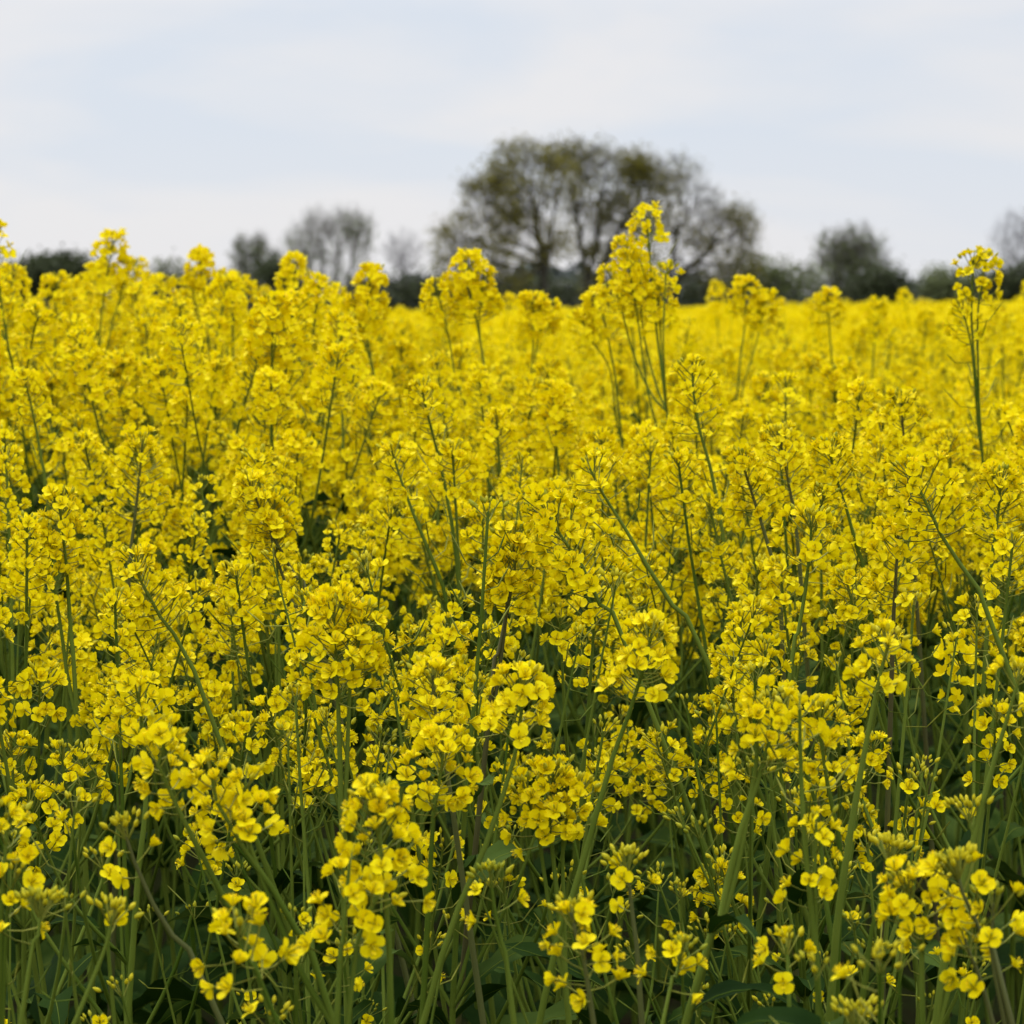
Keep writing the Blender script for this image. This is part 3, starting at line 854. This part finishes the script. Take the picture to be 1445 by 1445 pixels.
# ------------------------------------------------------------------ trees, bushes and hedges beyond the field
M_BARK = plant_mat('bark', (0.040, 0.036, 0.026), (0.065, 0.060, 0.042), 1.5, 0, 0.9, 0.1, 0.2)
M_TWIG = plant_mat('twig_grey', (0.085, 0.080, 0.058), (0.115, 0.108, 0.080), 1.0, 0, 0.9, 0.1, 0.2)
M_TWIGP = plant_mat('twig_pale', (0.13, 0.12, 0.125), (0.16, 0.15, 0.15), 1.0, 0, 0.9, 0.1, 0.2)
M_OLIVE = plant_mat('young_oak_leaf', (0.125, 0.115, 0.012), (0.19, 0.17, 0.02), 0.6, 0.25, 0.6, 0.2, 0.3)
M_GREY = plant_mat('willow_leaf', (0.10, 0.12, 0.045), (0.145, 0.17, 0.065), 0.6, 0.2, 0.6, 0.2, 0.3)
M_DARK = plant_mat('evergreen_leaf', (0.034, 0.044, 0.016), (0.058, 0.072, 0.026), 0.6, 0.15, 0.6, 0.2, 0.3)
M_WOOD = plant_mat('far_wood', (0.060, 0.072, 0.066), (0.085, 0.098, 0.088), 0.2, 0.1, 0.8, 0.1, 0.2)
QUAD = (np.array([[-.5, -.32, 0.06], [.15, -.5, 0], [.5, .25, .08], [-.15, .5, -.04]]), np.array([0, 1, 2, 3]), np.array([4]), np.array([1]))


def ell_points(ells, n, r, shell=0.45):
    """Random points of a union of ellipsoids (centre, radii, weight), denser towards the shells."""
    w = np.array([e[2] for e in ells], float); w /= w.sum()
    out = []
    for (c, rad, _), k in zip(ells, r.multinomial(n, w)):
        d = r.normal(0, 1, (k, 3)); d /= np.linalg.norm(d, axis=1, keepdims=True)
        out.append(np.asarray(c) + d * (r.random((k, 1)) ** shell) * np.asarray(rad))
    return np.concatenate(out)


def grow(trunks, pts, bf, tip_r, r):
    """Joins points to a tree: each new point hangs on the node of least distance + bf * path length (trunks: polylines from the ground)."""
    n0 = sum(len(t) for t in trunks); n = n0 + len(pts)
    X = np.zeros((n, 3)); par = np.full(n, -1); pl = np.zeros(n); k = 0
    ok = np.zeros(n, bool)
    for t in trunks:
        for i, p in enumerate(t):
            X[k] = p
            if i: par[k] = k - 1; pl[k] = pl[k - 1] + np.linalg.norm(X[k] - X[k - 1])
            ok[k] = i >= len(t) * 0.35
            k += 1
    tops = np.array([t[-1] for t in trunks])
    dist = np.min(np.linalg.norm(pts[:, None] - tops[None], axis=2), axis=1)
    for i in np.argsort(dist):
        d = np.linalg.norm(X[:k] - pts[i], axis=1)
        c = d + bf * pl[:k]; c[~ok[:k]] = 1e9
        j = int(np.argmin(c))
        X[k] = pts[i]; par[k] = j; pl[k] = pl[j] + d[j]; ok[k] = True
        k += 1
    rad = np.zeros(n); kids = np.zeros(n, int)
    acc = np.zeros(n)
    for i in range(n - 1, -1, -1):
        rad[i] = max(acc[i], tip_r ** 2.3) ** (1 / 2.3)
        if par[i] >= 0:
            acc[par[i]] += rad[i] ** 2.3; kids[par[i]] += 1
    return X, par, rad, kids


def tree(name, label, cat, base_px, d, ells_px, trunk_px, n, r, twig_mat, leaf_mat=None, leaf_n=14, leaf_size=0.14, bf=0.45, tip_r=0.012, leaf_sel=None,
         twigs=5, twig_len=0.6, group=None, up_twigs=0.4, depth=0.75, clump=0.35, shell=0.45):
    """ells_px: (cx, cy, rx, ry, weight[, depth offset m]) in pixels of the frame at distance d."""
    k = d / FPX
    base = P(base_px, HOR, d); base[2] = 0
    root = thing(name, label, cat, base, group)
    ells = []
    for e in ells_px:
        c = P(e[0], e[1], d) - base
        off = e[5] if len(e) > 5 else 0
        ells.append((c + np.array([0, off, 0]), (e[2] * k, max(e[2] * k * depth, 0.6), e[3] * k), e[4]))
    pts = ell_points(ells, n, r, shell)
    pts = pts[pts[:, 2] > 0.5]
    trunks = []
    for t in trunk_px:
        q = [P(x, y, d) - base for x, y in t]; q[0][2] = 0
        yo = r.normal(0, 0.3)
        q = [np.array([a[0], yo + r.normal(0, .15), a[2]]) for a in q]
        trunks.append(smooth_path(q, 7))
    X, par, rad, kids = grow(trunks, pts, bf, tip_r, r)
    g = Geo()
    wood_lim = tip_r * 2.2
    thin = Geo()
    for i in range(len(X)):
        j = par[i]
        if j < 0: continue
        r0 = min(rad[j], rad[i] * 1.5); r1 = rad[i]
        tgt = g if rad[i] > wood_lim else thin
        v = X[i] - X[j]; ln = np.linalg.norm(v)
        if ln < 1e-4: continue
        midp = (X[i] + X[j]) / 2 + r.normal(0, 0.06, 3) * min(ln, 2)
        tube(tgt, [X[j] - v * 0.02, midp, X[i] + v / ln * r1 * .3], [r0, (r0 + r1) / 2, r1], 5 if rad[i] > wood_lim else 3, 0, False)
    g.obj('trunk', [M_BARK if twig_mat is not M_TWIGP else M_TWIGP], root)
    tips = np.where(kids == 0)[0]
    # twigs
    if twigs:
        src = np.repeat(tips, twigs)
        dirs = X[src] - X[par[src]]
        dirs /= np.linalg.norm(dirs, axis=1, keepdims=True) + 1e-9
        dirs = dirs + r.normal(0, 0.55, dirs.shape) + np.array([0, 0, up_twigs])
        dirs /= np.linalg.norm(dirs, axis=1, keepdims=True)
        ln = r.uniform(0.5, 1.2, len(src)) * twig_len
        T = (np.array([[-.5, 0, 0], [.5, 0, 0], [.3, .4, 1], [-.3, .4, 1]]), np.array([0, 1, 2, 3]), np.array([4]), np.array([0]))
        R = rot_many(dirs, r.uniform(0, 6.28, len(src)), np.ones(len(src)))
        S = np.stack([np.full(len(src), tip_r * 1.6), np.full(len(src), 0.05), ln], 1)
        R = R * S[:, None, :]
        thin.many(T, R, X[src])
    if leaf_mat is not None:
        f = np.ones(len(tips)) if leaf_sel is None else np.array([leaf_sel(X[i] + base, r) for i in tips])
        cnt = r.poisson(leaf_n * f)
        src = np.repeat(tips, cnt)
        pos = X[src] + r.normal(0, clump, (len(src), 3))
        R = rot_many(r.normal(0, 1, (len(src), 3)), r.uniform(0, 6.28, len(src)), leaf_size * r.uniform(0.6, 1.3, len(src)))
        thin.many(QUAD, R, pos)
    thin.obj('crown', [twig_mat, leaf_mat or twig_mat], root, smooth=False)
    return root


r = np.random.default_rng(77)
px_x = lambda p, d: 722.5 + p[0] * FPX / p[1]
blot = lambda p, s, ph: 0.5 + 0.5 * math.sin(p[0] * s + ph + 1.3 * math.sin(p[2] * s * 1.1 + ph * 2)) * math.cos(p[2] * s * 0.9 + ph + p[1] * s * .4)

G_OAK = 'big spreading trees beyond the field'
D0 = 150
tree('oak_tree', 'olive-leaved spreading tree with an upright trunk, fullest of the three big ones', 'tree', 768, D0,
     [(745, 310, 95, 90, 2.5), (735, 225, 48, 24, 5), (700, 262, 48, 24, 5), (668, 270, 24, 14, 1.5), (770, 262, 52, 44, 6), (690, 305, 48, 22, 5), (655, 335, 40, 22, 3.5), (640, 362, 34, 20, 3), (735, 300, 44, 40, 4), (715, 350, 45, 26, 3), (770, 345, 28, 40, 2), (700, 395, 50, 25, 3)],
     [[(768, 440), (768, 400), (764, 360), (758, 320), (752, 285)], [(768, 440), (770, 395), (776, 350), (780, 305)]], 1350, r, M_TWIG, M_OLIVE, 26, 0.13, leaf_sel=lambda p, q: max(0.05, 2.4 * blot(p, 1.8, 0.7) - 0.6), twigs=5, tip_r=.015, clump=.36, bf=.5, group=G_OAK)
tree('oak_tree', 'olive-leaved tree with the thickest dark trunk, middle of the three big ones', 'tree', 830, D0 + 3,
     [(870, 320, 90, 85, 2.5), (805, 222, 36, 24, 4), (845, 238, 45, 34, 5), (900, 240, 36, 24, 5), (925, 262, 30, 30, 2.5), (812, 290, 30, 30, 2.5), (868, 290, 42, 44, 5), (905, 310, 40, 40, 4), (845, 345, 30, 40, 2.5), (890, 370, 40, 30, 3), (860, 405, 45, 22, 2)],
     [[(830, 440), (832, 400), (838, 355), (846, 310), (850, 275)], [(834, 440), (842, 395), (862, 350), (880, 310)], [(828, 440), (828, 380), (818, 320), (808, 265)]], 1350, r, M_TWIG, M_OLIVE, 25, 0.13, leaf_sel=lambda p, q: max(0.05, 2.3 * blot(p, 1.7, 2.1) - 0.6), twigs=5, tip_r=.016, clump=.36, bf=.5, group=G_OAK)
tree('oak_tree', 'nearly bare grey spreading tree at the thin end of the three big ones', 'tree', 945, D0 + 6,
     [(985, 335, 75, 70, 2), (958, 250, 36, 30, 4), (985, 285, 36, 30, 4), (1030, 310, 38, 22, 4), (1050, 335, 22, 28, 2.5), (950, 310, 42, 44, 4), (1000, 335, 48, 26, 4), (975, 380, 60, 28, 3.5), (1040, 375, 34, 22, 2.5), (940, 380, 40, 30, 2)],
     [[(945, 440), (946, 400), (950, 360), (955, 310)], [(945, 440), (952, 402), (985, 368), (1015, 340)]], 1350, r, M_TWIG, M_OLIVE, 12, 0.12, leaf_sel=lambda p, q: max(0.0, 1.8 * blot(p, 0.9, 4.0) - 0.35), twigs=6, tip_r=.013, clump=.36, bf=.5, group=G_OAK)

tree('bush', 'dense dark rounded bush behind the field near the left frame edge', 'bush', 78, 150, [(80, 390, 46, 27, 5), (50, 394, 40, 22, 3), (112, 394, 26, 20, 2), (0, 395, 40, 18, 3), (-40, 395, 40, 18, 2)], [[(78, 440), (78, 410)]], 420, r, M_TWIG, M_DARK, 60, 0.20, twigs=2, twig_len=.4, clump=.32, shell=.33)
tree('tree', 'small pair of thin upright saplings joined at the base, left of the fan-shaped tree', 'tree', 352, 190, [(342, 362, 13, 24, 3), (366, 362, 14, 26, 3), (352, 395, 30, 22, 3), (385, 375, 14, 16, 1)], [[(350, 440), (346, 400), (342, 370)], [(354, 440), (360, 400), (366, 365)]], 420, r, M_TWIG, M_GREY, 5, .16, twigs=6, twig_len=.8, up_twigs=1.2, bf=.8, clump=.3)
tree('bush', 'dark low shrub filling the gap between saplings and fan-shaped tree', 'bush', 390, 175, [(388, 392, 26, 20, 3), (405, 410, 25, 25, 3)], [[(390, 440), (390, 420)]], 200, r, M_TWIG, M_DARK, 35, .2, twigs=3, clump=.35)
tree('tree', 'fan-shaped twiggy tree of many upright stems, tallest left of the big trees', 'tree', 465, 180, [(428, 350, 26, 34, 3), (448, 328, 30, 26, 3), (480, 326, 30, 24, 3), (506, 338, 24, 32, 3), (465, 368, 60, 38, 4), (480, 412, 70, 28, 6)],
     [[(445, 442), (440, 400), (432, 355)], [(458, 442), (456, 395), (452, 345)], [(470, 442), (474, 395), (478, 345)], [(484, 442), (492, 395), (500, 350)]], 900, r, M_TWIG, M_GREY, 4, .15, leaf_sel=lambda p, q: max(0, 1.7 * blot(p, .8, 1.0)), twigs=5, twig_len=1.0, up_twigs=1.3, bf=.8, clump=.3, tip_r=.011)
tree('tree', 'bare pale round-crowned tree between the fan-shaped tree and the big trees', 'tree', 570, 240, [(568, 358, 28, 28, 5), (570, 395, 30, 25, 3)], [[(570, 440), (570, 400), (569, 370)]], 420, r, M_TWIGP, None, twigs=5, twig_len=.9, up_twigs=.6, bf=.7, tip_r=.011)
tree('tree', 'upright bushy twiggy tree standing alone right of the big trees', 'tree', 1200, 170, [(1178, 360, 28, 32, 3), (1210, 352, 28, 30, 3), (1232, 368, 20, 30, 2), (1200, 385, 55, 30, 5), (1195, 415, 60, 20, 4)],
     [[(1188, 440), (1184, 405), (1176, 365)], [(1200, 440), (1202, 400), (1208, 355)], [(1210, 440), (1218, 405), (1230, 370)]], 800, r, M_TWIG, M_GREY, 6, .16, twigs=7, twig_len=.9, up_twigs=1.3, bf=.8, clump=.3)
tree('tree', 'bare pale rounded tree cut by the right frame edge', 'tree', 1440, 230, [(1438, 345, 42, 48, 5), (1440, 390, 40, 30, 2)], [[(1440, 440), (1440, 400), (1440, 365)]], 700, r, M_TWIGP, None, twigs=5, twig_len=.9, up_twigs=.5, bf=.7, tip_r=.011)
# hedges: each a length of hedgerow of its own
hedges = [('low twiggy hedge just right of the sky gap beside the dark round bush', 240, 165, [(238, 395, 30, 22, 3), (262, 405, 30, 20, 2), (290, 410, 34, 20, 2), (205, 412, 30, 14, 1)], M_GREY, 10),
          ('dark hedge running under the bare round tree', 570, 160, [(545, 420, 45, 22, 3), (600, 418, 40, 24, 3), (640, 412, 40, 28, 3)], M_DARK, 22),
          ('dark hedge behind the trunks of the big trees', 790, 162, [(690, 412, 45, 24, 3), (740, 415, 50, 22, 3), (800, 418, 60, 22, 3), (870, 416, 60, 24, 3), (940, 414, 60, 24, 3), (1000, 414, 50, 22, 3)], M_DARK, 20),
          ('olive hedge dipping down from the big trees to the lone bushy tree', 1090, 160, [(1060, 395, 30, 26, 3), (1095, 400, 30, 26, 3), (1130, 405, 32, 24, 3)], M_GREY, 20),
          ('dark hedge between the lone bushy tree and the bluish gap', 1265, 160, [(1240, 408, 36, 22, 3), (1265, 412, 25, 18, 2)], M_DARK, 28),
          ('dark hedge between the bluish gap and the forked tall rape stalk', 1350, 165, [(1325, 408, 26, 18, 3), (1360, 406, 34, 20, 3)], M_GREY, 24),
          ('dense dark hedge at the foot of the pale tree on the right', 1440, 160, [(1410, 408, 34, 20, 3), (1450, 405, 40, 22, 3)], M_DARK, 34)]
for lab, bx, d, el, mt, ln in hedges:
    tree('hedge', lab, 'hedge', bx, d, el, [[(bx, 440), (bx, 425)]] + [[(e[0], 440), (e[0], 425)] for e in el], 60 * len(el) + 60, r, M_TWIG, mt, ln, .2, twigs=4, twig_len=.7, up_twigs=.9, clump=.4, bf=.6, group='hedges along the end of the field')
# far wood: a mass of crowns behind everything
g = Geo()
n = 9000
fx = r.uniform(-60, 60, n); base_top = 3.2 + 1.1 * np.sin(fx * 0.11 + 1) + 0.8 * np.sin(fx * 0.37) + 0.5 * np.sin(fx * 1.1)
fz = r.random(n) ** 0.8 * np.maximum(base_top, 1.5)
pos = np.stack([fx, 300 + r.uniform(-8, 8, n), fz], 1)
Q = (QUAD[0], QUAD[1], QUAD[2], np.array([0]))
g.many(Q, rot_many(r.normal(0, 1, (n, 3)), r.uniform(0, 6.28, n), r.uniform(0.5, 1.1, n)), pos)
o = g.obj('distant_wood', [M_WOOD], smooth=False); o['kind'] = 'stuff'; o['label'] = 'dark bluish far wood low behind the hedges'; o['category'] = 'wood'

# ------------------------------------------------------------------ light: an overcast sky, a weak wide sun behind the cloud
SUN_EL, SUN_AZ = R_(48), R_(-35)
w = bpy.data.worlds.new('World'); scene.world = w; w.use_nodes = True
nt = w.node_tree; N = nt.nodes; L = nt.links; N.clear()
out = N.new('ShaderNodeOutputWorld')
sky = N.new('ShaderNodeTexSky'); sky.sky_type = 'NISHITA'; sky.sun_disc = False
sky.sun_elevation = SUN_EL; sky.sun_rotation = SUN_AZ
bg1 = N.new('ShaderNodeBackground'); bg1.inputs['Strength'].default_value = 0.10
L.new(sky.outputs[0], bg1.inputs['Color'])
tc = N.new('ShaderNodeTexCoord')
sep = N.new('ShaderNodeSeparateXYZ'); L.new(tc.outputs['Generated'], sep.inputs[0])
mp = N.new('ShaderNodeMapping'); mp.inputs['Scale'].default_value = (3.2, 3.2, 11.0); mp.inputs['Location'].default_value = (0.4, 0.0, 0.35)
mp.inputs['Rotation'].default_value = (0, R_(-14), 0)
L.new(tc.outputs['Generated'], mp.inputs['Vector'])
nz = N.new('ShaderNodeTexNoise'); nz.inputs['Scale'].default_value = 1.6; nz.inputs['Detail'].default_value = 5; nz.inputs['Roughness'].default_value = 0.48
nz.inputs['Distortion'].default_value = 0.4
L.new(mp.outputs[0], nz.inputs['Vector'])
# cloud tint: white-grey cloud, pale blue where it is thin
rp = N.new('ShaderNodeValToRGB'); e = rp.color_ramp.elements
e[0].position = 0.42; e[0].color = (0.71, 0.765, 0.856, 1)
e[1].position = 0.58; e[1].color = (0.83, 0.825, 0.85, 1)
L.new(nz.outputs['Fac'], rp.inputs['Fac'])
# whiter towards the horizon
hm = N.new('ShaderNodeMapRange'); hm.inputs['From Min'].default_value = 0.0; hm.inputs['From Max'].default_value = 0.06; hm.inputs['To Min'].default_value = 1; hm.inputs['To Max'].default_value = 0
L.new(sep.outputs['Z'], hm.inputs['Value'])
mc = N.new('ShaderNodeMix'); mc.data_type = 'RGBA'
hs = N.new('ShaderNodeMath'); hs.operation = 'MULTIPLY'; hs.inputs[1].default_value = 0.75
L.new(hm.outputs[0], hs.inputs[0]); L.new(hs.outputs[0], mc.inputs['Factor'])
L.new(rp.outputs['Color'], mc.inputs['A']); mc.inputs['B'].default_value = (0.82, 0.825, 0.855, 1)
# an overcast sky is about three times brighter overhead than low down
br = N.new('ShaderNodeMapRange'); br.inputs['From Min'].default_value = 0.10; br.inputs['From Max'].default_value = 0.9
br.inputs['To Min'].default_value = 1.0; br.inputs['To Max'].default_value = 3.2
L.new(sep.outputs['Z'], br.inputs['Value'])
bg2 = N.new('ShaderNodeBackground'); L.new(mc.outputs['Result'], bg2.inputs['Color']); L.new(br.outputs[0], bg2.inputs['Strength'])
ms = N.new('ShaderNodeMixShader'); ms.inputs[0].default_value = 0.93
L.new(bg1.outputs[0], ms.inputs[1]); L.new(bg2.outputs[0], ms.inputs[2]); L.new(ms.outputs[0], out.inputs['Surface'])

sl = bpy.data.lights.new('sun', 'SUN'); sl.energy = 1.5; sl.angle = R_(18); sl.color = (1.0, 0.96, 0.90)
so = bpy.data.objects.new('sun', sl); COL.objects.link(so)
so.rotation_euler = (math.pi / 2 - SUN_EL, 0, -SUN_AZ + math.pi)
so.location = (0, 0, 20)

scene.view_settings.view_transform = 'Standard'
scene.view_settings.look = 'None'
scene.view_settings.exposure = 0.0
scene.view_settings.gamma = 1.0
scene.cycles.max_bounces = 8
scene.cycles.diffuse_bounces = 5
scene.cycles.transmission_bounces = 5
scene.cycles.glossy_bounces = 2
scene.cycles.use_denoising = True
scene.cycles.caustics_reflective = False
scene.cycles.caustics_refractive = False
